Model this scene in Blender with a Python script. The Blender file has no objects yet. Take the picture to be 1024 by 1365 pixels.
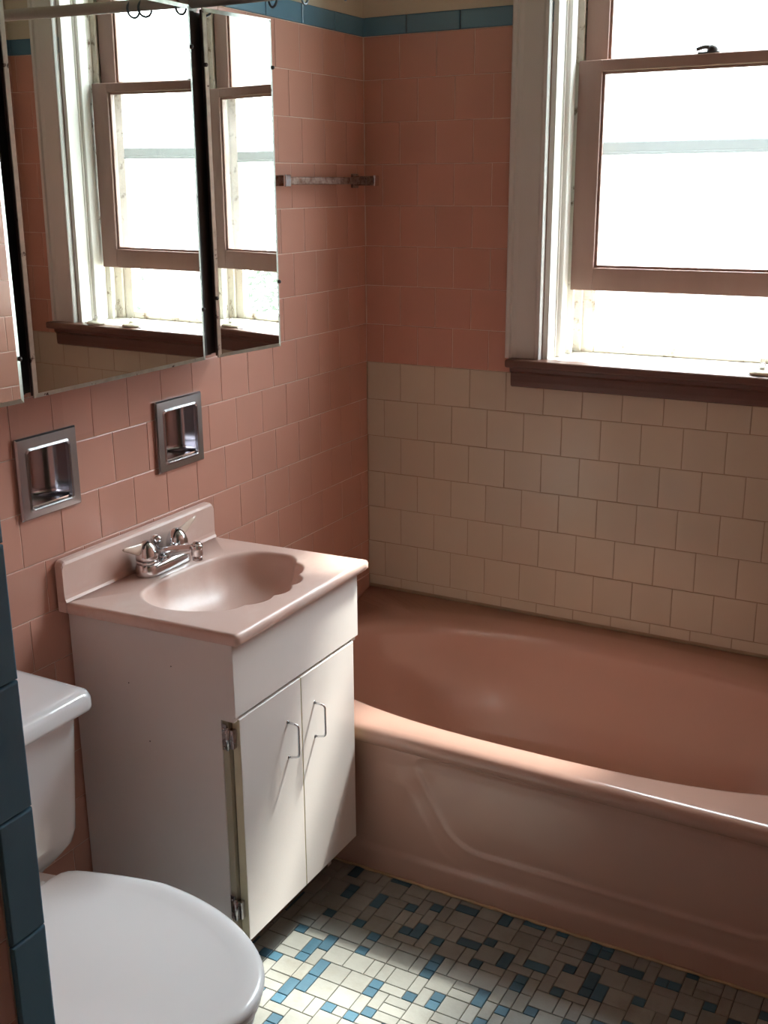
import bpy, bmesh, math, random
from math import sin, cos, pi, radians, sqrt, atan2, hypot
from mathutils import Vector, Matrix
random.seed(7)
scn = bpy.context.scene
COL = scn.collection
ZF = 1.985                       # height of the underside of the blue tile border
T = .1095                        # wall tile pitch

# ------------------------------------------------------------------ materials
def nodes_of(name):
    m = bpy.data.materials.new(name); m.use_nodes = True
    nt = m.node_tree
    return m, nt, nt.nodes['Principled BSDF']

def mat(name, col, rough=.5, metal=0., var=0., vscale=8., bump=0., bscale=40., island=0., coat=0., spec=.5,
        dirt=None, dscale=6., dlo=.5, dhi=.7, stretch=None, rvar=0.):
    m, nt, b = nodes_of(name)
    N, L = nt.nodes.new, nt.links.new
    b.inputs['Metallic'].default_value = metal
    b.inputs['Roughness'].default_value = rough
    b.inputs['Coat Weight'].default_value = coat
    b.inputs['Coat Roughness'].default_value = .08
    b.inputs['Specular IOR Level'].default_value = spec
    tc = N('ShaderNodeTexCoord'); mp = N('ShaderNodeMapping')
    L(tc.outputs['Object'], mp.inputs['Vector'])
    if stretch: mp.inputs['Scale'].default_value = stretch
    cur = None
    rgb = N('ShaderNodeRGB'); rgb.outputs[0].default_value = (*col, 1); cur = rgb.outputs[0]
    def shade(fac_socket, amount, cur):
        mr = N('ShaderNodeMapRange'); mr.inputs[3].default_value = 1 - amount; mr.inputs[4].default_value = 1 + amount
        L(fac_socket, mr.inputs[0])
        hs = N('ShaderNodeVectorMath'); hs.operation = 'SCALE'; L(mr.outputs[0], hs.inputs['Scale']); L(cur, hs.inputs[0])
        return hs.outputs[0]
    if island:
        g = N('ShaderNodeNewGeometry'); cur = shade(g.outputs['Random Per Island'], island, cur)
    if var or rvar:
        n = N('ShaderNodeTexNoise'); n.inputs['Scale'].default_value = vscale; n.inputs['Detail'].default_value = 3
        L(mp.outputs[0], n.inputs['Vector'])
        if var: cur = shade(n.outputs[0], var, cur)
        if rvar:
            mr = N('ShaderNodeMapRange'); mr.inputs[1].default_value = .3; mr.inputs[2].default_value = .7
            mr.inputs[3].default_value = max(0, rough - rvar); mr.inputs[4].default_value = rough + rvar
            L(n.outputs[0], mr.inputs[0]); L(mr.outputs[0], b.inputs['Roughness'])
    if dirt:
        n = N('ShaderNodeTexNoise'); n.inputs['Scale'].default_value = dscale; n.inputs['Detail'].default_value = 8
        n.inputs['Roughness'].default_value = .65
        L(mp.outputs[0], n.inputs['Vector'])
        mr = N('ShaderNodeMapRange'); mr.inputs[1].default_value = dlo; mr.inputs[2].default_value = dhi
        L(n.outputs[0], mr.inputs[0])
        mx = N('ShaderNodeMix'); mx.data_type = 'RGBA'; mx.inputs[7].default_value = (*dirt, 1)
        L(mr.outputs[0], mx.inputs[0]); L(cur, mx.inputs[6]); cur = mx.outputs[2]
    L(cur, b.inputs['Base Color'])
    if bump:
        n = N('ShaderNodeTexNoise'); n.inputs['Scale'].default_value = bscale; n.inputs['Detail'].default_value = 4
        L(mp.outputs[0], n.inputs['Vector'])
        bp = N('ShaderNodeBump'); bp.inputs['Strength'].default_value = bump; bp.inputs['Distance'].default_value = .01
        L(n.outputs[0], bp.inputs['Height']); L(bp.outputs[0], b.inputs['Normal'])
    return m

M = {}
M['pink']   = mat('salmon_glazed_tile', (.53, .275, .212), .24, var=.04, vscale=6, island=.04, bump=.012, bscale=9)
M['cream']  = mat('cream_glazed_tile', (.535, .475, .375), .22, var=.04, vscale=6, island=.03, bump=.012, bscale=9)
M['blue']   = mat('blue_glazed_tile', (.105, .215, .30), .22, var=.10, vscale=14, island=.10, bump=.015, bscale=14)
M['grout']  = mat('wall_grout', (.66, .50, .41), .85, var=.25, vscale=20, bump=.2, bscale=160)
M['grout_old'] = mat('aged_cream_grout', (.34, .26, .18), .85, var=.25, vscale=20)
M['plaster']= mat('cream_wall_paint', (.52, .45, .35), .7, var=.06, vscale=5, bump=.1, bscale=30)
M['ceil']   = mat('ceiling_paint', (.55, .50, .42), .8, var=.04, vscale=3, bump=.1, bscale=50)
M['ftile']  = mat('floor_tile_cream', (.27, .27, .245), .42, var=.14, vscale=30, island=.12, bump=.08, bscale=60, dirt=(.18, .16, .125), dscale=9, dlo=.5, dhi=.85)
M['fblue']  = mat('floor_tile_blue', (.045, .115, .165), .4, var=.2, vscale=30, island=.25, bump=.08, bscale=60)
M['fgrout'] = mat('floor_grout', (.13, .10, .075), .9, var=.3, vscale=30, bump=.2, bscale=150)
M['tub']    = mat('pink_enamel', (.53, .32, .255), .20, var=.04, vscale=4, bump=.008, bscale=5, coat=.3)
M['caulk']  = mat('aged_caulk', (.50, .34, .20), .7, var=.35, vscale=25, bump=.3, bscale=60)
M['marble'] = mat('pink_cultured_marble', (.69, .49, .425), .38, var=.04, vscale=6, coat=.08, dirt=(.78, .65, .59), dscale=4.5, dlo=.48, dhi=.72, stretch=(1, .6, 1))
M['cab']    = mat('white_laminate', (.77, .72, .69), .38, var=.03, vscale=5, bump=.02, bscale=200)
M['cabedge']= mat('yellowed_door_edge', (.66, .60, .42), .5, var=.1, vscale=30)
M['cabgap'] = mat('cabinet_stile_board', (.42, .38, .28), .6, var=.15, vscale=20)  # greenish drab board of the face frame
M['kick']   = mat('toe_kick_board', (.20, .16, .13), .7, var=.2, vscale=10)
M['deepchrome'] = mat('polished_recess_chrome', (.42, .40, .43), .16, metal=1)
M['satin'] = mat('satin_chrome', (.52, .51, .53), .27, metal=1)
M['chrome'] = mat('chrome', (.72, .72, .74), .15, metal=1, rvar=.05, vscale=20)
M['oldchrome']=mat('worn_chrome', (.50, .46, .46), .24, metal=1, var=.15, vscale=30, rvar=.1, dirt=(.22, .15, .12), dscale=30, dlo=.55, dhi=.8)
M['rust']   = mat('rusted_chrome_bar', (.30, .22, .19), .4, metal=.8, var=.3, vscale=60, bump=.3, bscale=150, dirt=(.13, .06, .035), dscale=60, dlo=.4, dhi=.6)
M['acrylic']= mat('yellowed_acrylic_lever', (.74, .60, .50), .18, coat=.5)
M['porc']   = mat('white_porcelain', (.80, .80, .82), .14, coat=.5, var=.01, vscale=3)
M['seat']   = mat('white_plastic_seat', (.86, .86, .87), .24, var=.01, vscale=3)
M['wpaint'] = mat('white_window_paint', (.74, .72, .68), .42, var=.05, vscale=6, bump=.12, bscale=25, stretch=(1, 1, .3))
M['casing'] = mat('grey_cream_casing_paint', (.58, .57, .55), .5, var=.08, vscale=7, bump=.15, bscale=22, stretch=(1, 1, .3))
M['peel']   = mat('peeling_white_paint', (.70, .67, .60), .55, var=.12, vscale=15, bump=.4, bscale=60, dirt=(.20, .14, .09), dscale=24, dlo=.56, dhi=.66)
M['sash']   = mat('faded_brown_sash_wood', (.29, .175, .14), .48, var=.2, vscale=10, bump=.15, bscale=40, stretch=(1, 1, .2), dirt=(.33, .22, .17), dscale=8, dlo=.5, dhi=.9)
M['sill']   = mat('dark_brown_sill_wood', (.120, .052, .036), .38, var=.3, vscale=12, bump=.2, bscale=50, stretch=(.12, 1, 1), dirt=(.20, .11, .07), dscale=10, dlo=.5, dhi=.85)
M['alu']    = mat('weathered_storm_frame', (.09, .14, .13), .5, metal=0, var=.1, vscale=20)
M['dark']   = mat('dark_metal_and_gap_shade', (.045, .038, .036), .55, var=.3, vscale=30)  # dark fittings; on the medicine cabinet the colour paints in door-gap shade
M['mback']  = mat('mirror_backing', (.06, .045, .04), .6, var=.4, vscale=60)
M['ring']   = mat('blue_grey_curtain_ring', (.10, .15, .19), .35)
M['rod']    = mat('cream_curtain_rod', (.50, .47, .42), .4, var=.05)
M['rubber'] = mat('cream_rubber', (.70, .66, .52), .5, var=.06, vscale=20)
M['siding'] = mat('white_house_siding', (.80, .80, .80), .7, var=.02, vscale=2)
M['roofm']  = mat('grey_shingle_roof', (.05, .055, .055), .8, var=.15, vscale=12, bump=.3, bscale=20)
M['ground'] = mat('yard_grass', (.16, .22, .09), .9, var=.25, vscale=4)
M['leaf']   = mat('green_leaves', (.024, .050, .016), .6, var=.3, vscale=3)
M['bark']   = mat('pale_bark', (.20, .17, .14), .85, var=.2, vscale=10)
M['black']  = mat('dark_drain', (.03, .025, .02), .4)

def mirror_mat():
    m, nt, b = nodes_of('silvered_mirror')
    b.inputs['Base Color'].default_value = (.80, .82, .78, 1); b.inputs['Metallic'].default_value = 1
    b.inputs['Roughness'].default_value = 0.004
    return m
M['mirror'] = mirror_mat()
M['ground_edge'] = mat('ground_mirror_edge', (.62, .66, .60), .28, metal=.9, var=.3, vscale=60, dirt=(.10, .08, .07), dscale=45, dlo=.62, dhi=.66)

def pane_mat(name, clear, rough_part, white_part, tint=(1, 1, 1)):
    m = bpy.data.materials.new(name); m.use_nodes = True; nt = m.node_tree; nt.nodes.clear()
    N, L = nt.nodes.new, nt.links.new
    out = N('ShaderNodeOutputMaterial'); tr = N('ShaderNodeBsdfTransparent'); gl = N('ShaderNodeBsdfGlossy')
    tr.inputs[0].default_value = (*tint, 1); gl.inputs['Roughness'].default_value = .03
    fr = N('ShaderNodeFresnel'); fr.inputs[0].default_value = 1.45
    cur = tr.outputs[0]
    if rough_part:
        rf = N('ShaderNodeBsdfRefraction'); rf.inputs['Roughness'].default_value = .22; rf.inputs['IOR'].default_value = 1.02
        mx = N('ShaderNodeMixShader'); mx.inputs[0].default_value = rough_part; L(cur, mx.inputs[1]); L(rf.outputs[0], mx.inputs[2]); cur = mx.outputs[0]
    if white_part:
        tl = N('ShaderNodeBsdfTranslucent'); tl.inputs[0].default_value = (.95, .96, .95, 1)
        mx = N('ShaderNodeMixShader'); mx.inputs[0].default_value = white_part; L(cur, mx.inputs[1]); L(tl.outputs[0], mx.inputs[2]); cur = mx.outputs[0]
    mx = N('ShaderNodeMixShader'); L(fr.outputs[0], mx.inputs[0]); L(cur, mx.inputs[1]); L(gl.outputs[0], mx.inputs[2])
    L(mx.outputs[0], out.inputs[0])
    return m
M['glass'] = pane_mat('clear_window_glass', 1, 0, .03, (.97, .99, .98))
M['frost'] = pane_mat('obscured_window_glass', .5, .35, .06, (.97, .99, .98))

# ------------------------------------------------------------------ mesh builder
class MB:
    def __init__(s): s.v = []; s.f = []; s.m = []; s.sm = []
    def add(s, verts, faces, mi=0, smooth=False):
        o = len(s.v); s.v += [tuple(p) for p in verts]
        for f in faces: s.f.append([i + o for i in f]); s.m.append(mi); s.sm.append(smooth)
        return o
    def box(s, a, b, mi=0, skip=()):
        x0, y0, z0 = [min(a[i], b[i]) for i in range(3)]; x1, y1, z1 = [max(a[i], b[i]) for i in range(3)]
        v = [(x0,y0,z0),(x1,y0,z0),(x1,y1,z0),(x0,y1,z0),(x0,y0,z1),(x1,y0,z1),(x1,y1,z1),(x0,y1,z1)]
        s.add(v, [(0,3,2,1),(4,5,6,7),(0,1,5,4),(1,2,6,5),(2,3,7,6),(3,0,4,7)], mi)
    def bbox(s, a, b, r=.003, mi=0, seg=2, M4=None):
        bm = bmesh.new(); bmesh.ops.create_cube(bm, size=1)
        c = [(a[i] + b[i]) / 2 for i in range(3)]; d = [abs(b[i] - a[i]) for i in range(3)]
        for v in bm.verts: v.co = Vector([c[i] + v.co[i] * d[i] for i in range(3)])
        r = min(r, min(d) * .49)
        if r > 0: bmesh.ops.bevel(bm, geom=list(bm.edges), offset=r, segments=seg, profile=.5, affect='EDGES')
        if M4: bm.transform(M4)
        s.addbm(bm, mi, False)
    def addbm(s, bm, mi=0, smooth=False):
        bm.verts.index_update()
        s.add([v.co for v in bm.verts], [[v.index for v in f.verts] for f in bm.faces], mi, smooth); bm.free()
    def rings(s, rs, mi=0, smooth=True, cap0=False, cap1=False, closed=True):
        n = len(rs[0]); o = len(s.v)
        for r in rs: s.v += [tuple(p) for p in r]
        for k in range(len(rs) - 1):
            for i in range(n if closed else n - 1):
                j = (i + 1) % n
                s.f.append([o + k*n + i, o + k*n + j, o + (k+1)*n + j, o + (k+1)*n + i]); s.m.append(mi); s.sm.append(smooth)
        if cap0: s.f.append([o + i for i in range(n)][::-1]); s.m.append(mi); s.sm.append(False)
        if cap1: s.f.append([o + (len(rs)-1)*n + i for i in range(n)]); s.m.append(mi); s.sm.append(False)
    def lathe(s, prof, origin, axis=(0,0,1), n=32, mi=0, smooth=True):
        a = Vector(axis).normalized(); q = a.to_track_quat('Z', 'Y'); o = Vector(origin)
        rs = [[o + q @ Vector((max(r, 1e-5) * cos(2*pi*i/n), max(r, 1e-5) * sin(2*pi*i/n), h)) for i in range(n)] for r, h in prof]
        s.rings(rs, mi, smooth, cap0=prof[0][0] > 1e-4, cap1=prof[-1][0] > 1e-4)
    def tube(s, pts, rad, n=12, mi=0, closed=False, flat=1.):
        P = [Vector(p) for p in pts]; R = rad if hasattr(rad, '__len__') else [rad] * len(P)
        rs = []; up = None
        for i, p in enumerate(P):
            if closed: t = (P[(i+1) % len(P)] - P[i-1])
            else: t = P[min(i+1, len(P)-1)] - P[max(i-1, 0)]
            t.normalize()
            if up is None: up = Vector((0,0,1)) if abs(t.z) < .9 else Vector((1,0,0))
            sd = t.cross(up)
            if sd.length < 1e-6: sd = t.cross(Vector((0,1,0)))
            sd.normalize(); up = sd.cross(t).normalized()
            rs.append([p + sd * cos(2*pi*k/n) * R[i] + up * sin(2*pi*k/n) * R[i] * flat for k in range(n)])
        if closed: rs.append(rs[0])
        s.rings(rs, mi, True, cap0=not closed, cap1=not closed)
    def build(s, name, mats, parent=None, fix=True, weld=False, smooth_angle=None):
        me = bpy.data.meshes.new(name); me.from_pydata(s.v, [], s.f)
        if not isinstance(mats, (list, tuple)): mats = [mats]
        for m in mats: me.materials.append(M[m] if isinstance(m, str) else m)
        for p, mi, sm in zip(me.polygons, s.m, s.sm): p.material_index = mi; p.use_smooth = sm
        if fix or weld:
            bm = bmesh.new(); bm.from_mesh(me)
            if weld: bmesh.ops.remove_doubles(bm, verts=bm.verts, dist=1e-5)
            if fix: bmesh.ops.recalc_face_normals(bm, faces=bm.faces)
            bm.to_mesh(me); bm.free()
        me.update()
        o = bpy.data.objects.new(name, me); COL.objects.link(o)
        if parent:
            o.parent = parent; o.matrix_parent_inverse = Matrix.Translation(-(world_loc(parent)))
        return o

def world_loc(o):
    v = o.location.copy()
    while o.parent: o = o.parent; v += 0 * o.location
    return v
ORI = {}
def thing(name, label, cat, loc=(0,0,0), group=None, kind=None):
    o = bpy.data.objects.new(name, None); COL.objects.link(o); o.location = loc; o.empty_display_size = .05
    if label: o['label'] = label
    if cat: o['category'] = cat
    if group: o['group'] = group
    if kind: o['kind'] = kind
    return o
def tag(o, label, cat, group=None): o['label'] = label; o['category'] = cat; (group and o.__setitem__('group', group)); return o
def struct(o): o['kind'] = 'structure'; return o

def hermite(a, b, t): t = max(0, min(1, (t - a) / (b - a))); return t * t * (3 - 2 * t)

# ------------------------------------------------------------------ tiles on a wall
# frame: origin O, direction U (along the wall), V (up), normal W (into the room)
def wall_rects(u0, u1, v0, v1, holes):
    us = sorted({u0, u1} | {h[i] for h in holes for i in (0, 1) if u0 < h[i] < u1})
    vs = sorted({v0, v1} | {h[i] for h in holes for i in (2, 3) if v0 < h[i] < v1})
    out = []
    for a, b in zip(us, us[1:]):
        for c, d in zip(vs, vs[1:]):
            m, n = (a + b) / 2, (c + d) / 2
            if not any(h[0] < m < h[1] and h[2] < n < h[3] for h in holes): out.append((a, b, c, d))
    return out

def add_tile(mb, F, a, b, c, d, mi, holes=(), h=.0012):
    O, U, V, W = F
    if b - a < .006 or d - c < .006: return
    hit = [q for q in holes if q[0] < b and q[1] > a and q[2] < d and q[3] > c]
    tx, ty = random.uniform(-.0016, .0016), random.uniform(-.0016, .0016)
    cu, cv = (a + b) / 2, (c + d) / 2
    if not hit:
        ins = [(0, -.002), (0, h * .55), (.0009, h * .88), (.0028, h)]
        rs = []
        for e, z in ins:
            pts = []
            for u, v in ((a+e, c+e), (b-e, c+e), (b-e, d-e), (a+e, d-e)):
                zz = z + (0 if z < 0 else (u - cu) * tx * 3 + (v - cv) * ty * 3)
                pts.append(O + U*u + V*v + W*zz)
            rs.append(pts)
        o = len(mb.v)
        mb.rings(rs, mi, False, cap1=True)
        mb.sm[-1] = False
        return
    for (p, q, r, s) in wall_rects(a, b, c, d, hit):
        pts = [O + U*u + V*v + W*z for z in (-.002, h) for u, v in ((p, r), (q, r), (q, s), (p, s))]
        mb.add(pts, [(4,5,6,7), (0,1,5,4), (1,2,6,5), (2,3,7,6), (3,0,4,7)], mi)

def tile_rows(mb, F, u0, u1, off0, off1, rows, v_of, mi_of, holes=(), g=.0018, T=T):
    """rows: iterable of row numbers; v_of(k) top of the row; odd rows are shifted by half a tile"""
    for k in rows:
        top, bot = v_of(k), v_of(k + 1)
        off = off0 if k % 2 == 0 else off1
        j = math.floor((u0 - off) / T)
        while off + j * T < u1:
            a, b = max(u0, off + j * T), min(u1, off + (j + 1) * T)
            jt = random.uniform(-.0005, .0005)
            add_tile(mb, F, a + g/2, b - g/2, bot + g/2 + jt*.5, top - g/2 + jt*.5, mi_of(k, (a + b) / 2), holes)
            j += 1

def border(mb, F, u0, u1, off, mi, z0=ZF, h=.0475, P=.157, holes=(), g=.0018):
    j = math.floor((u0 - off) / P)
    while off + j * P < u1:
        a, b = max(u0, off + j*P), min(u1, off + (j+1)*P)
        add_tile(mb, F, a + g/2, b - g/2, z0 + g/2, z0 + h, mi, holes, h=.005)
        j += 1

X_, Y_, Z_ = Vector((1,0,0)), Vector((0,1,0)), Vector((0,0,1))
HT = 2.70                                   # ceiling height
XR, YE, XR2, YF = 1.56, 1.90, 2.25, 3.70    # right wall, where it jogs, the wider part, wall behind the camera
WT = .16

def slab(mb, F, u0, u1, v0, v1, holes, depth, mi):
    O, U, V, W = F
    for (a, b, c, d) in wall_rects(u0, u1, v0, v1, holes):
        pts = [O + U*u + V*v + W*z for z in (-depth, 0) for u, v in ((a, c), (b, c), (b, d), (a, d))]
        mb.add(pts, [(3,2,1,0), (4,5,6,7), (0,1,5,4), (1,2,6,5), (2,3,7,6), (3,0,4,7)], mi)

def painted(mb, F, u0, u1, holes, mi, z0=ZF + .048, h=.0022):
    O, U, V, W = F
    for (a, b, c, d) in wall_rects(u0, u1, z0, HT, holes):
        pts = [O + U*u + V*v + W*h for u, v in ((a, c), (b, c), (b, d), (a, d))]
        mb.add(pts, [(0,1,2,3)], mi)

v_of = lambda k: ZF - k * T
# window opening in the back wall
WX0, WX1, WZ0, WZ1 = .545, 1.345, 1.125, 2.465
SASH = .10
# ---- back wall
F = (Vector((0, 0, 0)), X_, Z_, -Y_)
mb = MB(); hole = (WX0, WX1, WZ0, WZ1)
ZS = ZF - 8 * T
slab(mb, F, -WT, XR + WT, ZS, HT, [hole], .20, 0)
slab(mb, F, -WT, XR + WT, -.1, ZS, [hole], .20, 5)
tile_rows(mb, F, .001, XR, .003 , .003 - T/2, range(0, 14), v_of, lambda k, u: 1 if k < 8 else 2, [hole])
tile_rows(mb, F, .001, XR, .003, .003 - T/2, [14], lambda k: v_of(14) if k == 14 else .4215, lambda k, u: 2)
border(mb, F, .001, XR, .134, 3, holes=[hole])
painted(mb, F, 0, XR, [hole], 4)
struct(mb.build('wall_back', ['grout', 'pink', 'cream', 'blue', 'plaster', 'grout_old'], fix=False))

# ---- left wall (u runs toward the camera)
DH1 = (1.218, 1.334, 1.000, 1.122); DH2 = (.810, .930, 1.005, 1.127)
F = (Vector((0, 0, 0)), -Y_, Z_, X_)
mb = MB(); hs = [DH1, DH2]
slab(mb, F, 0, YF + WT, -.1, HT, hs, WT, 0)
tile_rows(mb, F, .001, YF, .9 * T, .4 * T, range(0, 18), v_of, lambda k, u: 1, hs)
tile_rows(mb, F, .001, YF, .9 * T, .4 * T, [18], lambda k: v_of(18) if k == 18 else 0.002, lambda k, u: 1, hs)
border(mb, F, .001, YF, .151, 3)
painted(mb, F, 0, YF, [], 4)
struct(mb.build('wall_left', ['grout', 'pink', 'cream', 'blue', 'plaster'], fix=False))

# ---- right wall beside the tub and its return
mb = MB()
F = (Vector((XR, 0, 0)), -Y_, Z_, -X_)
slab(mb, F, 0, YE, -.1, HT, [], WT, 0)
tile_rows(mb, F, .001, YE, 0, T/2, range(0, 18), v_of, lambda k, u: 1)
tile_rows(mb, F, .001, YE, 0, T/2, [18], lambda k: v_of(18) if k == 18 else 0.002, lambda k, u: 1)
border(mb, F, .001, YE, 0, 3); painted(mb, F, 0, YE, [], 4)
mb.box((XR + WT, -YE + WT, -.1), (XR2 + WT, -YE, HT), 4)
mb.box((XR + .001, -YE + WT, -.1), (XR + WT, -YE - .001, HT), 4)
mb.box((XR2, -YE, -.1), (XR2 + WT, -YF - WT, HT), 4)
struct(mb.build('wall_right', ['grout', 'pink', 'cream', 'blue', 'plaster'], fix=False))
mb = MB(); mb.box((0, -YF, -.1), (XR2, -YF - WT, HT)); struct(mb.build('wall_front', 'plaster'))
dr = thing('door_1', None, None, (1.6, -YF + .02, 0), kind='structure')
mb = MB(); mb.bbox((1.20, -YF + .008, .008), (2.00, -YF + .045, 2.03), .002); mb.build('leaf', 'wpaint', dr)
mb = MB()
for a, b in (((1.12, 0), (1.195, 2.11)), ((2.005, 0), (2.08, 2.11)), ((1.1955, 2.036), (2.0045, 2.11))): mb.bbox((a[0], -YF + .001, a[1] + .001), (b[0], -YF + .024, b[1]), .003)
mb.build('casing', 'wpaint', dr)
mb = MB(); mb.lathe([(.026, 0), (.026, .004), (.010, .006), (.010, .03), (.024, .036), (.028, .048), (.022, .060), (0, .063)], (1.27, -YF + .045, .95), (0, 1, 0), n=24); mb.build('door_knob', 'oldchrome', dr)

# ---- stub wall that shuts in the near side of the toilet; its end carries a column of blue edge tiles
PX, PY = .70, 2.022
mb = MB(); mb.box((.001, -PY, 0), (PX, -YF + .001, HT), 0)
F = (Vector((PX, 0, 0)), -Y_, Z_, X_)
tile_rows(mb, F, PY + .050, YF, PY + .050, PY + .050 - T/2, range(0, 18), v_of, lambda k, u: 1)
P6 = .1575; j = -6
z = .767
while z > P6: z -= P6
while z < ZF:
    add_tile(mb, F, PY - .003, PY + .048, max(z, 0) + .001, z + P6 - .001, 3, h=.006); z += P6
F = (Vector((0, -PY, 0)), X_, Z_, Y_)
tile_rows(mb, F, .005, PX - .001, 0, T/2, range(0, 18), v_of, lambda k, u: 1)
struct(mb.build('wall_stub', ['grout', 'pink', 'cream', 'blue', 'plaster'], fix=False))

mb = MB(); mb.box((-WT, .2, HT), (XR2 + WT, -YF - WT, HT + .1)); struct(mb.build('ceiling', 'ceil'))

# ---- floor with its mosaic of small tiles
mb = MB(); mb.box((-WT, .2, -.12), (XR2 + WT, -YF - WT, -.004), 0)
q = .0262; X0, X1, Y0, Y1 = .0, XR2, .762, YF
nx, ny = int((X1 - X0) / q), int((Y1 - Y0) / q)
occ = [[False] * ny for _ in range(nx)]
rf = random.Random(21)
def free(i, j, w, h): return i + w <= nx and j + h <= ny and not any(occ[a][b] for a in range(i, i + w) for b in range(j, j + h))
FR = (Vector((0,0,-.0038)), X_, -Y_, Z_)
lastblue = {}
for j in range(ny):
    for i in range(nx):
        if occ[i][j]: continue
        near_blue = any(lastblue.get((i + di, j + dj)) for di, dj in ((-1,0),(0,-1),(-1,-1),(1,-1)))
        opts = [((2,2), 0, .34), ((2,1), 0, .17), ((1,2), 0, .19), ((1,1), 1, .04 if near_blue else .30), ((1,2), 1, .015 if near_blue else .10), ((2,1), 1, .015 if near_blue else .10), ((1,1), 0, .02)]
        opts = [o for o in opts if free(i, j, *o[0])]
        t = rf.random() * sum(o[2] for o in opts)
        for (w, h), bl, p in opts:
            t -= p
            if t <= 0: break
        for a in range(i, i + w):
            for b in range(j, j + h): occ[a][b] = True; lastblue[(a, b)] = bool(bl)
        x0, y0 = X0 + i*q, Y0 + j*q
        if x0 < PX and y0 > PY + .05: continue
        if x0 > XR + WT and y0 < YE: continue
        g = .0009
        a, b, c, d = x0 + g, x0 + w*q - g, y0 + g, y0 + h*q - g
        rs = []
        dz = rf.uniform(-.0003, .0003)
        for e, zz in ((0, -.004), (0, -.0008 + dz), (.0010, dz)):
            rs.append([(u, -v, zz) for u, v in ((a+e, c+e), (a+e, d-e), (b-e, d-e), (b-e, c+e))])
        mb.rings(rs, 2 if bl else 1, False, cap1=True)
struct(mb.build('floor', ['fgrout', 'ftile', 'fblue'], fix=False))

# ------------------------------------------------------------------ window
win = thing('window_1', None, None, (0,0,0), kind='structure')
def wpart(mb, name, mats, parent=win, **k): return mb.build(name, mats, parent, **k)
# casing boards with a moulded inner edge and an outer back band
def casing_profile(mb, x_out, x_in, z0, z1):
    s = 1 if x_in > x_out else -1
    w = abs(x_in - x_out)
    pr = [(0, .0045), (0, .020), (.004, .023), (.013, .023), (.017, .017), (.030, .015), (.060, .016), (w - .018, .017), (w - .012, .022), (w - .003, .022), (w, .017), (w, .0045)]
    rs = [[(x_out + s*a, -b, z) for a, b in pr] for z in (z0, z1)]
    mb.rings(rs, 0, False, closed=True, cap0=True, cap1=True)
mb = MB(); casing_profile(mb, .443, .543, 1.151, 2.575); wpart(mb, 'casing', 'casing')
mb = MB(); casing_profile(mb, 1.447, 1.347, 1.151, 2.575); wpart(mb, 'casing', 'casing')
mb = MB(); mb.bbox((.540, -.0045, WZ1 - .002), (1.350, -.024, 2.575), .004); wpart(mb, 'casing_head', 'casing')
# jambs, stops, parting beads
def jamb(side):
    mb = MB(); X = WX0 if side < 0 else WX1
    s = 1 if side < 0 else -1
    zb, zt = 1.151, WZ1
    mb.bbox((X - s*.0005, -.004, zb), (X + s*.014, .205, zt), .001)
    mb.bbox((X + s*.0135, .052, zb), (X + s*.030, .0905, zt), .004, seg=3)        # inner stop
    mb.bbox((X + s*.0135, .0455, zb), (X + s*.018, .0525, zt), .002)
    return mb
for sd in (-1, 1): wpart(jamb(sd), 'jamb', 'wpaint')
def track(side):
    mb = MB(); X = WX0 if side < 0 else WX1; s = 1 if side < 0 else -1
    zb = 1.151
    mb.bbox((X + s*.0135, .1275, zb), (X + s*.034, .137, WZ1), .002)
    mb.bbox((X + s*.0135, .172, zb), (X + s*.044, .182, WZ1), .002)
    mb.bbox((X + s*.0135, .100, zb), (X + s*.019, .118, WZ1), .001)
    mb.bbox((X + s*.0135, .145, zb), (X + s*.019, .163, WZ1), .001)
    return mb
for sd in (-1, 1): wpart(track(sd), 'sash_track', 'peel')
mb = MB(); mb.bbox((WX0, -.004, WZ1 - .02), (WX1, .205, WZ1 + .0005), .001); wpart(mb, 'head_jamb', 'wpaint')
# stool with horns, apron below it, inner painted sill
mb = MB()
mb.bbox((.456, -.0045, 1.130), (1.447, -.055, 1.152), .006, seg=3)
mb.bbox((WX0 - .001, .0, 1.128), (WX1 + .001, -.008, 1.151), .001)
wpart(mb, 'stool', 'sill')
mb = MB()
pr = [(-.0045, 1.1279), (-.031, 1.1279), (-.030, 1.118), (-.022, 1.112), (-.022, 1.090), (-.020, 1.077), (-.012, 1.073), (-.0045, 1.073)]
rs = [[(x, y, z) for y, z in pr] for x in (.462, 1.432)]
mb.rings(rs, 0, False, cap0=True, cap1=True); wpart(mb, 'apron_board', 'sill')
mb = MB()
mb.bbox((WX0 + .0005, -.0035, 1.1245), (WX1 - .0005, .200, 1.1505), .001); wpart(mb, 'sill_board', 'peel')
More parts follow.
